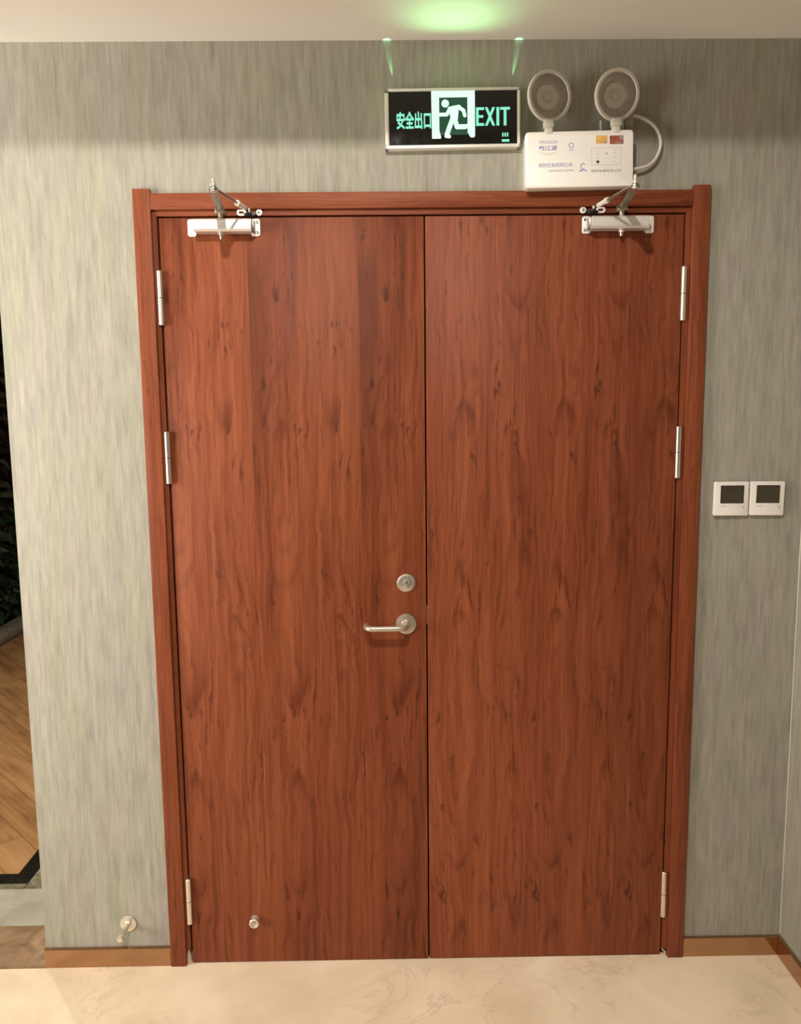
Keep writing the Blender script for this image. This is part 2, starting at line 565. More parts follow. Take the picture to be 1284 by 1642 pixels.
for i, (a, b_) in enumerate(((-1.95, -1.063), (-2.85, -1.953), (-4.98, -2.853))):
    slab('threshold_slab', a, b_, -0.009, 0.1855, 'brown_marble')
    slab('stone_slab', a, b_, 0.187, 0.380, 'grey_marble')
slab('border_slab', -2.84, -1.311, 0.3815, 0.4105, 'green_marble')
slab('border_slab', -1.309, -1.205, 0.3815, 5.9, 'green_marble')
slab('border_slab', -1.203, -1.063, 0.3815, 5.9, 'grey_marble')
slab('edge_slab', -2.84, -1.3695, 0.412, 0.471, 'black_marble')
slab('edge_slab', -1.368, -1.3105, 0.412, 5.9, 'black_marble')
MB().box(-4.99, -1.064, 0.0, 5.95, -0.06, -0.004).build('floor_bed', M['plank_bed'], floor)
# oak planks laid on the diagonal, clipped to the panel between the borders
PX0, PX1, PY0, PY1 = -2.80, -1.3695, 0.4725, 5.9


def clip(poly, axis, lim, keep_less):
    out = []
    for i in range(len(poly)):
        p, q = poly[i], poly[(i + 1) % len(poly)]
        ip = (p[axis] <= lim) if keep_less else (p[axis] >= lim)
        iq = (q[axis] <= lim) if keep_less else (q[axis] >= lim)
        if ip:
            out.append(p)
        if ip != iq:
            t = (lim - p[axis]) / (q[axis] - p[axis])
            out.append((p[0] + t * (q[0] - p[0]), p[1] + t * (q[1] - p[1])))
    return out


du = Vector((math.sqrt(.5), -math.sqrt(.5)))
dv = Vector((math.sqrt(.5), math.sqrt(.5)))
PW, PL, GAP = 0.136, 1.15, 0.0010
for row in range(-19, 34):
    v0 = row * PW + 0.012
    off = (row * 0.47) % 1.0 * PL
    for k in range(-8, 5):
        u0 = k * PL + off
        quad = [du * a + dv * c for a, c in ((u0 + GAP, v0 + GAP), (u0 + PL - GAP, v0 + GAP), (u0 + PL - GAP, v0 + PW - GAP), (u0 + GAP, v0 + PW - GAP))]
        poly = [(q.x, q.y) for q in quad]
        for ax, lim, less in ((0, PX0, False), (0, PX1, True), (1, PY0, False), (1, PY1, True)):
            if poly:
                poly = clip(poly, ax, lim, less)
        if len(poly) < 3:
            continue
        area = 0.5 * abs(sum(poly[i][0] * poly[(i + 1) % len(poly)][1] - poly[(i + 1) % len(poly)][0] * poly[i][1] for i in range(len(poly))))
        if area < 0.002:
            continue
        cx = sum(p[0] for p in poly) / len(poly)
        cy = sum(p[1] for p in poly) / len(poly)
        bm = bmesh.new()
        # local x runs along the plank so that its grain does too
        loc = [(Vector((p[0] - cx, p[1] - cy)).dot(du), Vector((p[0] - cx, p[1] - cy)).dot(dv)) for p in poly]
        top = [bm.verts.new((a, c, -0.0005)) for a, c in loc]
        bot = [bm.verts.new((a, c, -0.006)) for a, c in loc]
        bm.faces.new(top)
        for i in range(len(top)):
            j = (i + 1) % len(top)
            bm.faces.new((top[i], bot[i], bot[j], top[j]))
        bmesh.ops.recalc_face_normals(bm, faces=bm.faces)
        me = bpy.data.meshes.new('wood_plank')
        bm.to_mesh(me)
        bm.free()
        me.materials.append(M['plank'])
        o = bpy.data.objects.new('wood_plank', me)
        COL.objects.link(o)
        o.location = (cx, cy, 0)
        o.rotation_euler = (0, 0, -PI / 4)
        o.parent = floor

# walls ------------------------------------------------------------------
OX0, OX1, OZ = -0.69, 0.785, 2.15      # opening behind the casing
wb = MB()
for x0, x1, z0, z1 in ((X_L, OX0, 0, Z_SOFFIT + .02), (OX1, X_R, 0, Z_SOFFIT + .02), (OX0, OX1, OZ, Z_SOFFIT + .02)):
    wb.box(x0, x1, WALL_Y, 0.22, z0, z1)
structure(wb.build('wall_back', M['wallpaper'], smooth=False), 'grey green grasscloth wallpaper wall around the double door')
structure(MB().box(X_R, 1.30, -6.0, 0.22, 0, 3.1).build('wall_right', M['wallpaper'], smooth=False), 'grasscloth wallpaper side wall at the right edge')
structure(MB().box(X_L, X_L + 0.2, 0.22, 6.0, 0, 2.6).build('wall_hall', M['wallpaper'], smooth=False))
structure(MB().box(-5.2, -5.0, -6.0, 6.0, 0, 3.1).build('wall_left', M['plain_wall'], smooth=False))
structure(MB().box(-5.2, 1.30, -6.2, -6.0, 0, 3.1).build('wall_front', M['plain_wall'], smooth=False))
structure(MB().box(-5.2, X_L + 0.2, 6.0, 6.2, 0, 2.7).build('wall_far', M['plain_wall'], smooth=False))
ce = MB()
ce.box(-5.0, X_R, Y_SOFFIT, 6.0, Z_SOFFIT, 2.62)
ce.box(-5.0, X_R, Y_SOFFIT, Y_SOFFIT + 0.1, 2.60, 3.1)
ce.box(-5.0, X_R, -6.0, Y_SOFFIT, Z_UP, 3.1)
structure(ce.build('ceiling', M['ceiling'], smooth=False), 'cream painted ceiling soffit above the door wall')
# bead of filler in the inner corner
structure(MB().box(1.0825, 1.0855, -0.0015, 0.0015, 0.059, Z_SOFFIT, 0.0015, 1).build('trim_1', M['cream_plastic']))

# baseboards: polished rose-bronze sheet ----------------------------------
structure(MB().box(X_L - 0.001, -0.7005, -0.010, WALL_Y, 0.0, 0.0585, 0.0020, 2).build('baseboard_left', M['rose_steel'], angle=0.2), 'rose bronze polished metal skirting left of the door')
structure(MB().box(0.7965, X_R - 0.0005, -0.010, WALL_Y, 0.0, 0.0585, 0.0020, 2).build('baseboard_right', M['rose_steel'], angle=0.2), 'rose bronze polished metal skirting right of the door')
structure(MB().box(X_R - 0.012, X_R, -5.9, -0.0105, 0.0, 0.0585, 0.0020, 2).build('baseboard_side', M['rose_steel'], angle=0.2))

# ================================================================== door frame
frame = empty('trim_2', (0.046, 0, 0))
structure(frame, 'red brown wooden casing around the double door')
fx = 0.046
MB().box(-0.7000 - fx, -0.6545 - fx, -0.014, 0.03, 0.0, 2.170, 0.0025).build('casing_stile', M['wood_stile'], frame)
MB().box(0.7495 - fx, 0.7950 - fx, -0.014, 0.03, 0.0, 2.170, 0.0025).build('casing_stile', M['wood_stile'], frame)
MB().box(-0.6545 - fx, 0.7495 - fx, -0.014, 0.03, 2.1175, 2.1585, 0.0025).build('casing_head', M['wood_head'], frame)
# recessed inner strips (rebate) – their feet are broken away
MB().prism([(-0.6535 - fx, 0.036), (-0.6500 - fx, 0.046), (-0.6425 - fx, 0.046), (-0.6425 - fx, 2.1030), (-0.6535 - fx, 2.1165)], -0.004, 0.05).build('rebate_strip', M['wood_stile'], frame)
MB().prism([(0.7355 - fx, 0.022), (0.7485 - fx, 0.022), (0.7485 - fx, 2.1165), (0.7355 - fx, 2.1030)], -0.004, 0.05).build('rebate_strip', M['wood_stile'], frame)
MB().prism([(-0.6425 - fx, 2.1035), (0.7355 - fx, 2.1035), (0.7480 - fx, 2.1165), (-0.6530 - fx, 2.1165)], -0.004, 0.05).build('rebate_head', M['wood_head'], frame)
MB().prism([(-0.6540 - fx, 0.0), (-0.6415 - fx, 0.0), (-0.6435 - fx, 0.018), (-0.6480 - fx, 0.044), (-0.6500 - fx, 0.044), (-0.6530 - fx, 0.034)], -0.0035, 0.02).build('filler_chip', M['plaster'], frame)
MB().prism([(0.7360 - fx, 0.018), (0.7375 - fx, 0.0215), (0.7480 - fx, 0.012), (0.7480 - fx, 0.0), (0.7420 - fx, 0.0), (0.7460 - fx, 0.008)], -0.0035, 0.01).build('filler_chip', M['plaster'], frame)
# stop and backing behind the gaps, coloured near-black for the shade inside them
gs = MB()
gs.box(-0.6900 - fx, -0.6300 - fx, 0.050, 0.09, 0.0, 2.14)
gs.box(0.7230 - fx, 0.7850 - fx, 0.050, 0.09, 0.0, 2.14)
gs.box(-0.6300 - fx, 0.7230 - fx, 0.050, 0.09, 2.09, 2.14)
gs.box(0.035 - fx, 0.070 - fx, 0.046, 0.06, 0.006, 2.09)
gs.box(-0.69 - fx, 0.785 - fx, 0.012, 0.10, 0.0, 0.0015)
gs.build('gap_backing', M['dark_gap'], frame, smooth=False)

# ================================================================== door leaves
XL0, XL1, XR0, XR1 = -0.6385, 0.0499, 0.0537, 0.7315
DOOR_Z0, DOOR_Z1 = 0.0025, 2.0995


def leaf_mesh(w):
    return MB().box(0, w, 0.0, 0.044, DOOR_Z0, DOOR_Z1, 0.0012, 2)


door_l = leaf_mesh(XL1 - XL0).build('door_1', M['wood_left'], loc=(XL0, 0, 0))
structure(door_l, 'left red cherry door leaf with lever handle and deadbolt')
door_r = leaf_mesh(XR1 - XR0).build('door_2', M['wood_right'], loc=(XR0, 0, 0))
structure(door_r, 'plain right red cherry door leaf without a handle')


def hinge_parts():
    lo = MB().lathe([(0, 0), (0.0066, 0), (0.0078, 0.0012), (0.0078, 0.0690), (0, 0.0690)], (0, 0, 0), (0, 0, 1), 28)
    hi = MB().lathe([(0, 0.0706), (0.0078, 0.0706), (0.0078, 0.1383), (0.0066, 0.1395), (0, 0.1395)], (0, 0, 0), (0, 0, 1), 28)
    return lo, hi


_lo, _hi = hinge_parts()
hinge0 = _lo.build('hinge', M['hinge_steel'])
_hi.build('knuckle', M['hinge_steel'], hinge0)
MB().cyl((0, 0, 0.0680), (0, 0, 0.0716), 0.0062, 20).build('pin_collar', M['black_plastic'], hinge0)


def put_hinge(door, x, z, first=False):
    h = hinge0 if first else hinge0.copy()
    if not first:
        COL.objects.link(h)
        for ch in list(hinge0.children):
            c = ch.copy()
            COL.objects.link(c)
            c.parent = h
    h.parent = door
    h.location = (x, -0.0065, z)


first = True
for z in (1.8265, 1.4085, 0.1300):
    put_hinge(door_l, -0.0022, z, first)
    first = False
for z in (1.8265, 1.4085, 0.1270):
    put_hinge(door_r, XR1 - XR0 + 0.0022, z)

# lever handle on the left leaf
LX = XL0
rose = MB().lathe([(0, 0.0), (0.0285, 0.0), (0.0285, 0.0060), (0.0275, 0.0075), (0.026, 0.008), (0.0125, 0.008), (0.0115, 0.0088), (0.0105, 0.014), (0, 0.014)],
                  (-0.0060 - LX, 0, 1.0113), (0, -1, 0), 48).build('door_handle', M['steel'], door_l)
rose['label'] = 'brushed steel lever handle with round rose'
lv = MB()
lv.tube([(-0.0060 - LX, -0.008, 1.0113), (-0.0060 - LX, -0.022, 1.0113), (-0.0075 - LX, -0.036, 1.0113), (-0.0140 - LX, -0.0475, 1.0113), (-0.026 - LX, -0.052, 1.0113),
         (-0.060 - LX, -0.0525, 1.0113), (-0.092 - LX, -0.0525, 1.0113), (-0.1050 - LX, -0.0505, 1.0113), (-0.1130 - LX, -0.043, 1.0113), (-0.1155 - LX, -0.030, 1.0113),
         (-0.1160 - LX, -0.014, 1.0113)], 0.0076, 20, 8)
lv.build('lever', M['steel'], rose)
# deadbolt
DX, DZ = -0.0050 - LX, 1.126
db = MB().lathe([(0, 0.0), (0.0255, 0.0), (0.0255, 0.0020), (0.0215, 0.0062), (0.0150, 0.0072), (0.0, 0.0072)], (DX, 0, DZ), (0, -1, 0), 48).build('deadbolt', M['chrome'], door_l)
db['label'] = 'round polished deadbolt rose'
cy = MB()
cy.lathe([(0, 0.007), (0.0086, 0.007), (0.0086, 0.0100), (0.0078, 0.0108), (0, 0.0108)], (DX + 0.001, 0, DZ + 0.003), (0, -1, 0), 28)
cy.box(DX - 0.0042, DX + 0.0062, -0.0098, -0.006, DZ - 0.0125, DZ + 0.001, 0.002)
cy.build('lock_cylinder', M['chrome'], db)
kh = MB()
kh.box(DX + 0.0010, DX + 0.0028, -0.0112, -0.0100, DZ - 0.0015, DZ + 0.0070)
kh.cyl((DX + 0.001, -0.0096, DZ - 0.0085), (DX + 0.001, -0.0101, DZ - 0.0085), 0.0016, 12)
kh.build('keyhole', M['black_plastic'], db)
# catch near the foot of the leaf
CX, CZ = -0.4530 - LX, 0.1365
ct = MB().lathe([(0, 0), (0.0125, 0), (0.0125, 0.003), (0.0105, 0.006), (0.0105, 0.014), (0.0140, 0.018), (0.0142, 0.023), (0.0125, 0.0245), (0.0098, 0.0245), (0.0090, 0.020), (0, 0.020)],
                (CX, 0, CZ), (0, -1, 0), 36).build('door_catch', M['chrome'], door_l)
MB().lathe([(0, 0.019), (0.0048, 0.019), (0.0048, 0.0225), (0.003, 0.0232), (0, 0.0232)], (CX, 0, CZ), (0, -1, 0), 20).build('catch_pin', M['steel'], ct)
# bright edge of the strike in the seam
MB().box(-0.0022, 0.0004, -0.0006, 0.02, 1.008, 1.0625, 0.0003, 1).build('strike_edge', M['brass'], door_r)

# ================================================================== door closers


def door_closer(x, z, s, label):
    """s = 1: arm folds to the right (left leaf); s = -1 mirrored"""
    t = empty('door_closer', (x, 0, z))
    tag(t, label, 'door closer', 'door closers on top of the leaves')

    def bx(mb, x0, x1, *a, **k):
        lo, hi = sorted((s * x0, s * x1))
        return mb.box(lo, hi, *a, **k)
    # z = 0 is the middle of the mounting plate
    for fx0, fx1 in ((-0.0905, -0.0675), (0.0740, 0.0975)):
        MB().prism([(s * px, pz) for px, pz in rounded(fx1 - fx0, 0.0437, 0.006, 5, (fx0 + fx1) / 2)], -0.0030, 0.0, 0.0008).build('mounting_flange', M['alu_paint'], t)
    # extruded body with grooves along the front
    prof = [(-0.0030, -0.0165), (-0.0360, -0.0165), (-0.0405, -0.0125), (-0.0420, -0.0110), (-0.0420, -0.0030), (-0.0412, -0.0022), (-0.0412, -0.0010), (-0.0420, -0.0002),
            (-0.0420, 0.0040), (-0.0413, 0.0047), (-0.0413, 0.0059), (-0.0420, 0.0066), (-0.0420, 0.0105), (-0.0385, 0.0140), (-0.0030, 0.0150)]
    bm = bmesh.new()
    ends = []
    for ex in (-0.0650, 0.0800):
        ends.append([bm.verts.new((s * ex, py, pz)) for py, pz in prof])
    n = len(prof)
    for i in range(n):
        j = (i + 1) % n
        bm.faces.new((ends[0][i], ends[0][j], ends[1][j], ends[1][i]))
    bm.faces.new(ends[0])
    bm.faces.new(ends[1])
    bmesh.ops.recalc_face_normals(bm, faces=bm.faces)
    mb = MB()
    mb.bm.free()
    mb.bm = bm
    body = mb.build('closer_body', M['alu'], t, angle=0.35)
    # end caps: slim lip on the outer end, stepped block by the screws
    cap = MB()
    bx(cap, -0.0665, -0.0652, -0.0400, -0.003, -0.0155, 0.0130, bev=0.0005)
    cap.build('end_cap', M['alu_paint'], body)
    cap = MB()
    bx(cap, 0.0802, 0.0860, -0.0300, -0.003, -0.0155, 0.0135, bev=0.002)
    cap.build('end_cap', M['arm_steel'], body)
    for zz in (-0.0130, 0.0130):
        sc = MB()
        sc.lathe([(0, 0), (0.0038, 0), (0.0038, 0.0012), (0.0026, 0.0020), (0.0018, 0.0012), (0, 0.0012)], (s * 0.0905, -0.0028, zz), (0, -1, 0), 16)
        sc.build('screw', M['arm_steel'], t)
    # spindle above, hexagon nut below
    MB().lathe([(0, 0.012), (0.0110, 0.012), (0.0110, 0.0165), (0.0085, 0.019), (0.0065, 0.0200), (0.0065, 0.033), (0, 0.033)], (0, -0.0215, 0), (0, 0, 1), 28).build('spindle', M['steel'], t)
    MB().lathe([(0, -0.033), (0.0035, -0.033), (0.0042, -0.0315), (0.0042, -0.0245), (0.0078, -0.0240), (0.0078, -0.0175), (0.0068, -0.0160), (0, -0.0160)], (0, -0.0215, 0), (0, 0, 1), 12).build('regulating_nut', M['chrome'], t)
    # main arm: flat strap reaching out from the door
    za = 0.0365
    A, B = Vector((0, -0.0215, za)), Vector((s * 0.0240, -0.2080, za + 0.003))
    d = (B - A).normalized()
    side = Vector((0, 0, 1)).cross(d).normalized()
    bm = bmesh.new()
    ring = []
    for P, w in ((A + d * 0.006, 0.0110), (A + d * 0.09, 0.0105), (B, 0.0108)):
        ring.append([bm.verts.new(P + side * w * a + Vector((0, 0, 0.0022 * b))) for a, b in ((-1, -1), (1, -1), (1, 1), (-1, 1))])
    for R0, R1 in zip(ring, ring[1:]):
        for i in range(4):
            bm.faces.new((R0[i], R0[(i + 1) % 4], R1[(i + 1) % 4], R1[i]))
    bm.faces.new(ring[0])
    bm.faces.new(ring[-1])
    bmesh.ops.recalc_face_normals(bm, faces=bm.faces)
    bmesh.ops.bevel(bm, geom=list(bm.edges), offset=0.0006, segments=1, affect='EDGES')
    mb = MB()
    mb.bm.free()
    mb.bm = bm
    mb.lathe([(0, -0.0022), (0.0108, -0.0022), (0.0108, 0.0022), (0, 0.0022)], B, (0, 0, 1), 24)
    arm = mb.build('main_arm', M['arm_steel'], t)
    hub = MB()
    hub.box(-0.0120, 0.0120, -0.0340, -0.0100, 0.0290, 0.0415, 0.0012)
    hub.build('arm_hub', M['steel'], arm)
    # elbow pin: bolt with cap nut
    e = B
    MB().lathe([(0, -0.0070), (0.0078, -0.0065), (0.0080, -0.0030), (0.0066, 0.0020), (0.0040, 0.0026), (0.0040, 0.0050), (0.0075, 0.0055), (0.0080, 0.0120), (0.0060, 0.0155),
                (0.0042, 0.0165), (0.0040, 0.0240), (0.0028, 0.0262), (0, 0.0265)], e, (0, 0, 1), 24).build('elbow_bolt', M['chrome'], t)
    # link rod back to the foot on the frame
    F = Vector((s * 0.0710, -0.0230, 0.0385))
    E = e + Vector((0, 0, 0.0035))
    rod = MB().tube([E, E.lerp(F, 0.5), F], 0.0036, 12, 4).build('link_rod', M['arm_steel'], t)
    P0, P1 = E.lerp(F, 0.68), E.lerp(F, 0.90)
    MB().cyl(P0, P1, 0.0058, 16, 0.0008).build('adjusting_sleeve', M['alu_paint'], rod)
    MB().cyl(P0 - (P1 - P0) * 0.10, P0 + (P1 - P0) * 0.1, 0.0078, 6).build('lock_nut', M['alu_paint'], rod)
    # foot: bow-tie plate screwed on the head rail
    foot = empty('foot_bracket', (s * 0.0735, 0, 0.0362))
    foot.parent = t
    pl = MB()
    pl.lathe([(0.0035, 0.0045), (0.0082, 0.0045), (0.0082, 0.0085), (0.0072, 0.0092), (0.0035, 0.0092), (0.0035, 0.0045)], (s * 0.0235, 0, 0), (0, -1, 0), 28)
    pl.build('foot_plate', M['alu_paint'], foot)
    pl = MB()
    # slotted lug: racetrack ring
    out, inn = rounded(0.0240, 0.0160, 0.0079, 8), rounded(0.0130, 0.0064, 0.0031, 8)
    bm = bmesh.new()
    L = [[bm.verts.new((s * (-0.0225) + px, yy, pz)) for px, pz in ring_] for yy in (-0.0045, -0.0092) for ring_ in (out, inn)]
    k = len(out)
    for i in range(k):
        j = (i + 1) % k
        bm.faces.new((L[0][i], L[0][j], L[2][j], L[2][i]))
        bm.faces.new((L[1][i], L[3][i], L[3][j], L[1][j]))
        bm.faces.new((L[2][i], L[2][j], L[3][j], L[3][i]))
    bmesh.ops.recalc_face_normals(bm, faces=bm.faces)
    pl.bm.free()
    pl.bm = bm
    pl.build('foot_plate', M['alu_paint'], foot)
    MB().lathe([(0, 0.005), (0.0036, 0.005), (0.0036, 0.0092), (0.0022, 0.0100), (0, 0.0100)], (s * 0.0235, 0, 0), (0, -1, 0), 16).build('screw', M['arm_steel'], foot)
    pv = MB()
    pv.prism([(-0.0170, -0.0020), (-0.0060, -0.0005), (0.0060, -0.0005), (0.0170, -0.0020), (0.0150, -0.0065), (0.0090, -0.0100), (-0.0090, -0.0100), (-0.0150, -0.0065)], -0.0105, -0.0045, 0.001)
    pv.box(-0.0050, 0.0050, -0.0280, -0.0100, -0.0080, -0.0010, 0.001)
    pv.build('pivot_block', M['black_plastic'], foot)
    MB().lathe([(0, -0.006), (0.0040, -0.006), (0.0040, 0.0055), (0.0028, 0.0075), (0, 0.0078)], (0, -0.0230, 0), (0, 0, 1), 16).build('pivot_pin', M['steel'], foot)
    return t


door_closer(-0.4730, 2.0738, 1, 'silver door closer on the leaf that has the lever handle')
door_closer(0.5611, 2.0738, -1, 'silver door closer below the white emergency light, on the leaf without a handle')

# ================================================================== exit sign
SX, SZ = 0.1233, 2.3337
SY = -0.022                         # front of the sign
es = empty('exit_sign', (SX, WALL_Y, SZ), (0, -math.radians(0.55), 0))
tag(es, 'lit green and black EXIT sign with running figure in a silver frame', 'exit sign')
Y0 = SY - WALL_Y                    # front plane in sign space
k = 0.001
MB().box(-166 * k, 166 * k, Y0 + 0.005, -0.0005, -69 * k, 69 * k, 0.001, 1).build('housing', M['grey_plastic'], es)
MB().box(-163 * k, 168 * k, Y0 + 0.0015, Y0 + 0.005, -66 * k, 66 * k).build('face_panel', M['sign_black'], es)
MB().box(-162 * k, 170 * k, Y0 - 0.001, 0, 65.5 * k, 72.5 * k, 0.0015).build('frame_bar', M['sign_frame'], es)
MB().box(-168 * k, 170 * k, Y0 - 0.001, 0, -72.5 * k, -64 * k, 0.0015).build('frame_bar', M['sign_frame'], es)
MB().box(-171 * k, -161 * k, Y0 - 0.001, 0, -64 * k, 63 * k, 0.0015).build('frame_bar', M['sign_frame'], es)
MB().box(165.5 * k, 173 * k, Y0 - 0.001, 0, -65 * k, 65 * k, 0.0015).build('frame_bar', M['sign_frame'], es)
for cx_, cz_ in ((-168, -69), (170, -69), (170, 69), (-166, 67)):
    MB().box((cx_ - 4) * k, (cx_ + 4) * k, Y0 - 0.0005, 0.0, (cz_ - 4) * k, (cz_ + 4) * k, 0.0015).build('corner_cap', M['arm_steel'], es)
YF = Y0 + 0.0015


def strokes(mb, segs, y):
    """flat rounded strokes: (points, width) in millimetres"""
    for pts, w in segs:
        for (ax, az), (bx_, bz) in zip(pts, pts[1:]):
            d = Vector((bx_ - ax, bz - az))
            L = d.length
            a = math.atan2(d.y, d.x)
            poly = []
            for i in range(9):
                t = a - PI / 2 + PI * i / 8
                poly.append((bx_ + w / 2 * math.cos(t), bz + w / 2 * math.sin(t)))
            for i in range(9):
                t = a + PI / 2 + PI * i / 8
                poly.append((ax + w / 2 * math.cos(t), az + w / 2 * math.sin(t)))
            mb.prism([(p * k, q * k) for p, q in poly], y - 0.0006, y + 0.0002)


# door pictogram, dim green backlight in the open doorway
MB().box(-34 * k, 40 * k, YF - 0.0002, YF + 0.0003, -40 * k, 51 * k).build('doorway_panel', M['sign_halo'], es)
sy = MB()
for poly in ([(-52.7, 65.5), (57.8, 65.5), (57.8, 50), (-52.7, 50)],
             [(-52.7, 51), (-33, 51), (-33, -30), (-28.5, -46), (-30, -49), (-52, -49)],
             [(38.8, 51), (57.8, 51), (57.8, -44), (54, -47.5), (46, -47), (38.8, -34)]):
    sy.prism([(p * k, q * k) for p, q in poly], YF - 0.0006, YF + 0.0002)
sy.build('door_pictogram', M['sign_white'], es)
# running figure
rf = MB()
rf.prism([((-17.5 + 9.6 * math.cos(2 * PI * i / 20)) * k, (35.5 + 9.6 * math.sin(2 * PI * i / 20)) * k) for i in range(20)], YF - 0.0006, YF + 0.0002)
strokes(rf, [([(-6, 22), (17, 26)], 12), ([(-6, 22), (-14, 9), (-32, 9)], 9), ([(17, 26), (29, 18), (32, 6)], 9),
             ([(0, 20), (4, 2)], 17), ([(8, 22), (6, 0)], 17),
             ([(1, -1), (-9, -26), (-14, -40)], 12), ([(-16, -43), (-8, -44)], 9),
             ([(6, 0), (12, -21), (33, -21)], 12), ([(33, -21), (40, -18)], 9)], YF)
rf.build('running_figure', M['sign_white'], es)
text_mesh('chinese_lettering', '安全出口', M['sign_green'], es, -142 * k, -54 * k, -25 * k, 18 * k, YF, 0.030)


def bars(segs, name):
    mb = MB()
    for poly in segs:
        mb.prism([(p * k, q * k) for p, q in poly], YF - 0.0006, YF + 0.0002)
    return mb.build(name, M['sign_green'], es)


def R4(x0, x1, z0, z1):
    return [(x0, z0), (x1, z0), (x1, z1), (x0, z1)]


zb_, zt_ = -19.5, 25.0
bars([R4(60.5, 67, zb_, zt_), R4(60.5, 81, zt_ - 6.5, zt_), R4(60.5, 79, 0, 6), R4(60.5, 81, zb_, zb_ + 6.5),
      [(83, zb_), (90, zb_), (109, zt_), (102, zt_)], [(83, zt_), (90, zt_), (109, zb_), (102, zb_)],
      R4(112.5, 119.5, zb_, zt_), R4(122, 147, zt_ - 6.5, zt_), R4(131, 138, zb_, zt_)], 'exit_lettering')
bars([R4(127, 130.5, -46.5, -37), R4(133, 136.5, -46.5, -37), R4(139, 142.5, -46.5, -37), R4(126, 145, -59, -53)], 'indicator_marks')
# light leaking from the sign's upper edge: wash on the ceiling and two streaks on the wall
lamp('sign_leak', 'AREA', (SX, -0.040, SZ + 0.078), 0.15, (0.34, 1.0, 0.40), target=(SX, -0.17, 2.53), shape='RECTANGLE', size=0.16, size_y=0.006, spread=1.9)
for sx_, tx in ((-0.0235, -0.0480), (0.2740, 0.3040)):
    lamp('sign_streak', 'SPOT', (sx_, WALL_Y - 0.005, SZ + 0.080), 1.5, (0.3, 1.0, 0.5), target=(sx_ + (tx - sx_) * 0.6, WALL_Y, SZ + 0.180), spot_size=0.20, spot_blend=0.6, shadow_soft_size=0.001)

# ================================================================== emergency light
EX, EZ = 0.4427, 2.2236
em = empty('emergency_light', (EX, WALL_Y, EZ), (0, -math.radians(1.0), 0))
tag(em, 'white twin-spot emergency light box with printed front beside the exit sign', 'emergency light')
YE = -0.050 - WALL_Y
MB().prism(rounded(0.2700, 0.1330, 0.009), YE + 0.012, -0.0005, 0.002).build('back_shell', M['cream_plastic'], em)
MB().prism(rounded(0.2730, 0.1360, 0.009), YE, YE + 0.0115, 0.003).build('front_cover', M['white_plastic'], em)
YP = YE - 0.0001
text_mesh('brand_print', 'YINGLUN', M['blue_print'], em, -103 * k, -56 * k, 38.5 * k, 46 * k, YP, 0.0, 0.0002)
text_mesh('brand_print', '敏江源', M['blue_print'], em, -103 * k, -57 * k, 22 * k, 34 * k, YP, 0.012, 0.0002)
text_mesh('product_print', '消防应急照明灯具', M['blue_print'], em, -105 * k, -18 * k, -18.5 * k, -8 * k, YP, 0.0, 0.0002)
text_mesh('product_print', 'FIRE EMERGENCY LIGHTING', M['grey_print'], em, -78 * k, -15 * k, -29 * k, -25 * k, YP, 0.0, 0.0002)
text_mesh('maker_print', '照明电器有限公司', M['grey_print'], em, 30 * k, 105 * k, -33.5 * k, -26.5 * k, YP, 0.0, 0.0002)
# ring mark with a caption line
rm = MB()
bm = rm.bm
for i in range(24):
    a0, a1 = 2 * PI * i / 24, 2 * PI * (i + 1) / 24
    rm.flat([((-21 + r_ * math.cos(a)) * k, (33.5 + r_ * math.sin(a)) * k) for r_, a in ((4.6, a0), (4.6, a1), (6.6, a1), (6.6, a0))], YP)
rm.flat([(-27.5 * k, 21.5 * k), (-14.5 * k, 21.5 * k), (-14.5 * k, 23 * k), (-27.5 * k, 23 * k)], YP)
rm.build('certification_mark', M['blue_print'], em, smooth=False)
rm = MB()
strokes(rm, [([(0, -29), (5, -28.5), (10, -25.5), (18, -30)], 2.4), ([(2, -24), (3.5, -15), (8, -11), (14, -14)], 1.8), ([(7, -25), (7.5, -21)], 1.6)], YP + 0.0003)
rm.build('logo_print', M['blue_print'], em)
rm = MB()
for i in range(10):
    t0, t1 = i / 10, (i + 1) / 10
    f_ = lambda t: (-103 + 46 * t, 19 - 6 * math.sin(PI * t))
    strokes(rm, [([f_(t0), f_(t1)], 0.8)], YP + 0.0003)
rm.build('swoosh_print', M['pale_print'], em)
st = MB().prism(rounded(0.0285, 0.0196, 0.001, 2, 0.0558, 0.0455), YE - 0.0004, YE + 0.0002).build('yellow_sticker', M['yellow'], em)
st['label'] = 'yellow sticker'
MB().box(0.0620, 0.0690, YE - 0.0006, YE - 0.0003, 0.0365, 0.0410).build('sticker_print', M['grey_print'], st)
st = MB().prism(rounded(0.0350, 0.0205, 0.001, 2, 0.0935, 0.0440), YE - 0.0004, YE + 0.0002).build('red_sticker', M['red'], em)
st['label'] = 'red sticker'
mb = MB()
mb.box(0.1015, 0.1105, YE - 0.0006, YE - 0.0003, 0.0440, 0.0535)
mb.box(0.0905, 0.1090, YE - 0.0006, YE - 0.0003, 0.0355, 0.0385)
mb.build('sticker_print', M['grey_print'], st)
tb = MB()
for a in ((30.5, 106, 25, 26), (30.5, 106, -16.5, -15.5), (30.5, 31.5, -16.5, 26), (105, 106, -16.5, 26)):
    tb.flat([(p * k, q * k) for p, q in R4(*a)], YP)
for rx in (46, 88):
    for rz in (19, 12.5, 2.5, -8):
        tb.flat([(p * k, q * k) for p, q in R4(rx - 2.5, rx + 2.5, rz - 1, rz + 1)], YP)
tb.build('test_panel_print', M['pale_print'], em, smooth=False)
MB().cyl((46 * k, YE + 0.001, -8 * k), (46 * k, YE - 0.0015, -8 * k), 0.0032, 16).build('test_button', M['black_plastic'], em)
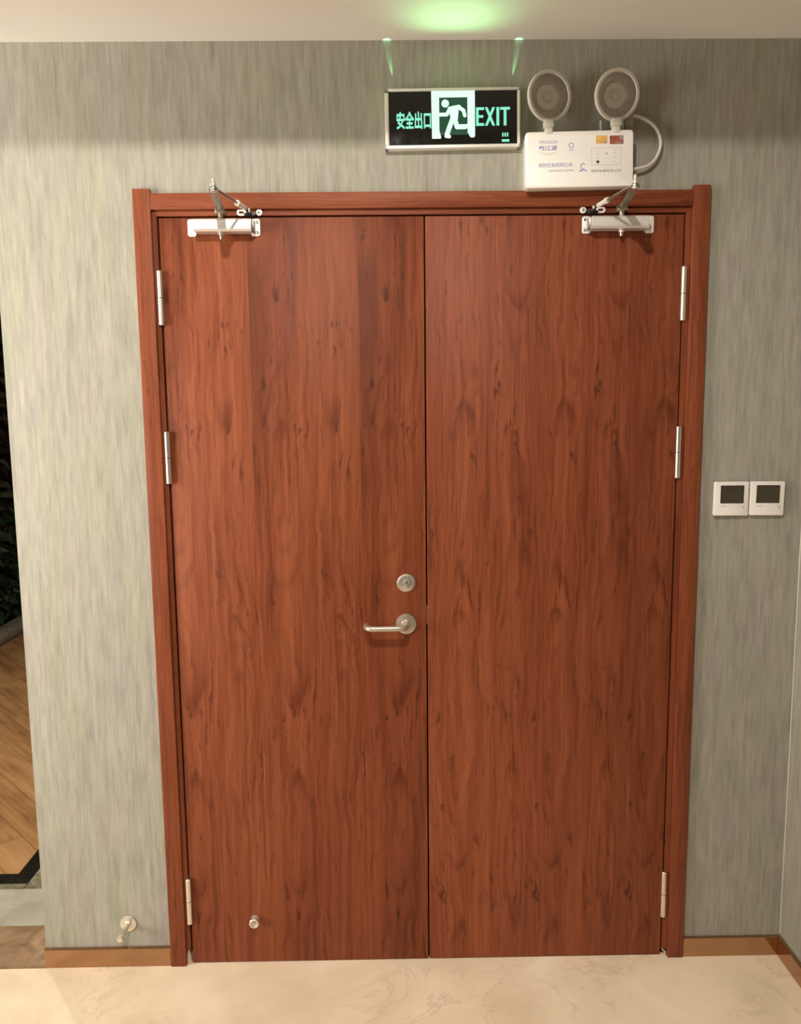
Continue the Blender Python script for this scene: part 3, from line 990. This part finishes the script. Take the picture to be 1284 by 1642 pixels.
MB().cyl((68 * k, YE + 0.001, 11.5 * k), (68 * k, YE - 0.0010, 11.5 * k), 0.0021, 12).build('indicator_lamp', M['grey_plastic'], em)


def lamp_head(x, z, yaw, pitch, roll):
    h = empty('lamp_head', (x, -0.045, z))
    h.parent = em
    rot = (Matrix.Rotation(yaw, 4, 'Z') @ Matrix.Rotation(pitch, 4, 'X') @ Matrix.Rotation(roll, 4, 'Y'))
    R_ = 0.0600
    bowl = MB()
    bowl.lathe([(0, -0.030), (0.022, -0.029), (0.042, -0.018), (0.0545, -0.004), (R_, 0.002), (R_, 0.0085), (R_ - 0.0015, 0.0105), (R_ - 0.0075, 0.0105), (R_ - 0.0090, 0.0080), (R_ - 0.0095, 0.002)],
               (0, 0, 0), (0, -1, 0), 56, rot)
    bowl.build('lamp_bowl', M['cream_plastic'], h)
    # fluted reflector
    bm = bmesh.new()
    n = 88
    prof = [(0.0510, 0.0050, 0.0), (0.0440, -0.0040, 0.0011), (0.0360, -0.0105, 0.0011), (0.0300, -0.0130, 0.0)]
    rings = []
    for r_, hgt, rip in prof:
        ring = []
        for i in range(n):
            a = 2 * PI * i / n
            rr = rip * (1 if i % 2 else -1)
            ring.append(bm.verts.new(rot @ Vector((r_ * math.cos(a), -(hgt + rr), r_ * math.sin(a)))))
        rings.append(ring)
    for A, B in zip(rings, rings[1:]):
        for i in range(n):
            bm.faces.new((A[i], A[(i + 1) % n], B[(i + 1) % n], B[i]))
    bmesh.ops.recalc_face_normals(bm, faces=bm.faces)
    mb = MB()
    mb.bm.free()
    mb.bm = bm
    mb.build('reflector', M['reflector'], h, angle=0.25)
    cupm = MB()
    cupm.lathe([(0.0305, -0.0130), (0.0300, -0.0060), (0.0285, -0.0045), (0.0150, -0.0060), (0.0135, -0.0085), (0.0115, -0.0085), (0.0105, -0.0040), (0.0070, -0.0020), (0.0030, -0.0025), (0, -0.0035)],
               (0, 0, 0), (0, -1, 0), 44, rot)
    cupm.build('lamp_cup', M['bulb'], h)
    ln = MB()
    ln.lathe([(R_ - 0.0085, 0.0070), (0.040, 0.0095), (0.020, 0.0112), (0, 0.0116), (0, 0.0106), (0.020, 0.0102), (0.040, 0.0085), (R_ - 0.0085, 0.0060), (R_ - 0.0085, 0.0070)], (0, 0, 0), (0, -1, 0), 44, rot)
    ln.build('lens', M['lens'], h)
    # neck and hinge block down to the box
    nk = MB()
    nk.box(x * 0 - 0.0125, 0.0125, -0.011, 0.011, -0.0755, -0.0565, 0.003)
    nk.box(-0.0095, 0.0095, -0.007, 0.013, -0.092, -0.072, 0.002)
    nk.build('swivel_neck', M['cream_plastic'], h)
    return h


def lens_mat():
    t = NT('clear lamp lens')
    x, y, z = t.coords()
    f = t.noise(t.xyz(x, y, z), 90, 2)
    g = t.n('ShaderNodeBsdfGlossy')
    g.inputs['Roughness'].default_value = 0.12
    tr = t.n('ShaderNodeBsdfTransparent')
    mx = t.n('ShaderNodeMixShader')
    fr = t.n('ShaderNodeFresnel')
    fr.inputs[0].default_value = 1.22
    t.put(mx.inputs[0], t.m('MULTIPLY', fr.outputs[0], t.mapr(f, 0.2, 0.8, 0.9, 1.1)))
    t.t.links.new(tr.outputs[0], mx.inputs[1])
    t.t.links.new(g.outputs[0], mx.inputs[2])
    t.t.links.new(mx.outputs[0], t.t.nodes['Material Output'].inputs[0])
    return t.mat


M['lens'] = lens_mat()
lamp_head(0.3655 - EX, 2.3765 - EZ, math.radians(17), math.radians(6), math.radians(-4))
lamp_head(0.5360 - EX, 2.3760 - EZ, math.radians(12), math.radians(13), math.radians(6))
# supply cable looping out of the wall into the side of the box, with its clip
MB().tube([(0.5700 - EX, -0.020, 2.334 - EZ), (0.5860 - EX, -0.020, 2.3345 - EZ), (0.6050 - EX, -0.019, 2.3310 - EZ), (0.6330 - EX, -0.018, 2.3170 - EZ), (0.6520 - EX, -0.018, 2.2950 - EZ),
           (0.6590 - EX, -0.018, 2.2640 - EZ), (0.6480 - EX, -0.018, 2.2320 - EZ), (0.6270 - EX, -0.019, 2.2130 - EZ), (0.6000 - EX, -0.022, 2.2055 - EZ), (0.5750 - EX, -0.024, 2.2040 - EZ)],
          0.0042, 12, 8).build('supply_cable', M['cream_plastic'], em)
MB().box(0.5630 - EX, 0.5860 - EX, -0.030, -0.0005, 2.3060 - EZ, 2.3420 - EZ, 0.002).build('cable_outlet', M['grey_plastic'], em)
MB().box(0.5030 - EX, 0.5065 - EX, -0.022, -0.012, 2.2880 - EZ, 2.3260 - EZ, 0.001).build('wire_sleeve', M['cream_plastic'], em)

# ================================================================== thermostats


def thermostat(x, z, rot, label):
    t = empty('thermostat', (x, WALL_Y, z), (0, rot, 0))
    tag(t, label, 'thermostat', 'pair of room thermostats')
    y = -0.0135 - WALL_Y
    MB().prism(rounded(0.0890, 0.0880, 0.003), y + 0.008, -0.0002).build('back_plate', M['grey_plastic'], t)
    fr = MB().prism(rounded(0.0930, 0.0925, 0.0035), y, y + 0.0095, 0.0015).build('faceplate', M['white_plastic'], t)
    MB().prism(rounded(0.0640, 0.0490, 0.001, 2, 0.0012, 0.0120), y - 0.0004, y + 0.0005).build('display', M['lcd'], t)
    mk = MB()
    for i in range(6):
        mk.flat([(-0.0290 + i * 0.0025, -0.0222 + 0.0006 * (i % 2)), (-0.0272 + i * 0.0025, -0.0222 + 0.0006 * (i % 2)), (-0.0272 + i * 0.0025, -0.0194), (-0.0290 + i * 0.0025, -0.0194)], y - 0.0002)
    mk.build('maker_mark', M['pale_print'], t, smooth=False)
    MB().cyl((0.0330, y + 0.0005, -0.0240), (0.0330, y - 0.0008, -0.0240), 0.0019, 12).build('button', M['grey_plastic'], t)
    return t


thermostat(0.8815, 1.3508, 0.004, 'white square thermostat with dark display, nearer the door casing')
thermostat(0.9793, 1.3506, 0.012, 'white square thermostat with dark display, farther from the door casing')

# ================================================================== door stop on the wall
ds = empty('door_stop', (-0.8205, WALL_Y, 0.129))
tag(ds, 'chrome rod door stop on a round wall plate above the left skirting', 'door stop')
MB().lathe([(0, 0), (0.0235, 0), (0.0240, 0.0015), (0.0225, 0.0040), (0.0180, 0.0048), (0.0105, 0.0050), (0.0095, 0.0120), (0, 0.0120)], (0, -0.0003, 0), (0, -1, 0), 40).build('wall_plate', M['chrome'], ds)
MB().cyl((0, -0.010, 0), (0, -0.066, 0), 0.0066, 18).build('rod', M['steel'], ds)
MB().lathe([(0, 0.060), (0.0080, 0.060), (0.0102, 0.062), (0.0102, 0.068), (0.0075, 0.0735), (0, 0.0755)], (0, 0, 0), (0, -1, 0), 28).build('tip', M['chrome'], ds)

# ================================================================== planting beyond the corner
kerb = MB().box(-3.00, -2.845, 0.5, 5.9, -0.03, 0.042, 0.006, 2).build('kerb', M['kerb_stone'])
structure(kerb, 'low stone kerb in front of the planted wall')
gw = empty('planted_wall', (-3.20, 4.2, 0))
tag(gw, 'dark planted wall of green and brown leaves behind the stone kerb', 'green wall')
MB().box(-0.10, 0.0, -2.8, 1.75, 0.0, 2.525).build('backing_panel', M['soil'], gw, smooth=False)


def leaves(n, zr, seed, size):
    rnd = random.Random(seed)
    bm = bmesh.new()
    for i in range(n):
        z = zr(rnd)
        y = rnd.uniform(-1.9, 1.7)
        c = Vector((rnd.uniform(0.01, 0.17), y, z))
        L = rnd.uniform(*size)
        w = L * rnd.uniform(0.22, 0.4)
        q = Euler((rnd.uniform(-1.2, 1.2), rnd.uniform(-0.5, 1.0), rnd.uniform(-1.0, 1.0))).to_matrix()
        pts = [q @ Vector(p) for p in ((0, 0, 0), (0.3 * L, w, 0.02), (0.7 * L, w * 0.7, 0), (L, 0, -0.04), (0.7 * L, -w * 0.7, 0), (0.3 * L, -w, 0.02))]
        v = [bm.verts.new(c + p * 1.0) for p in pts]
        bm.faces.new((v[0], v[1], v[2], v[3]))
        bm.faces.new((v[0], v[3], v[4], v[5]))
    mb = MB()
    mb.bm.free()
    mb.bm = bm
    return mb


f1 = leaves(2600, lambda r: r.uniform(0.06, 0.9) if r.random() < 0.75 else r.uniform(0.9, 2.45), 3, (0.05, 0.13)).build('foliage', M['leaf_green'], gw)
f2 = leaves(2600, lambda r: r.uniform(0.45, 2.45), 4, (0.04, 0.11)).build('foliage', M['leaf_brown'], gw)
f1['kind'] = 'stuff'
f2['kind'] = 'stuff'
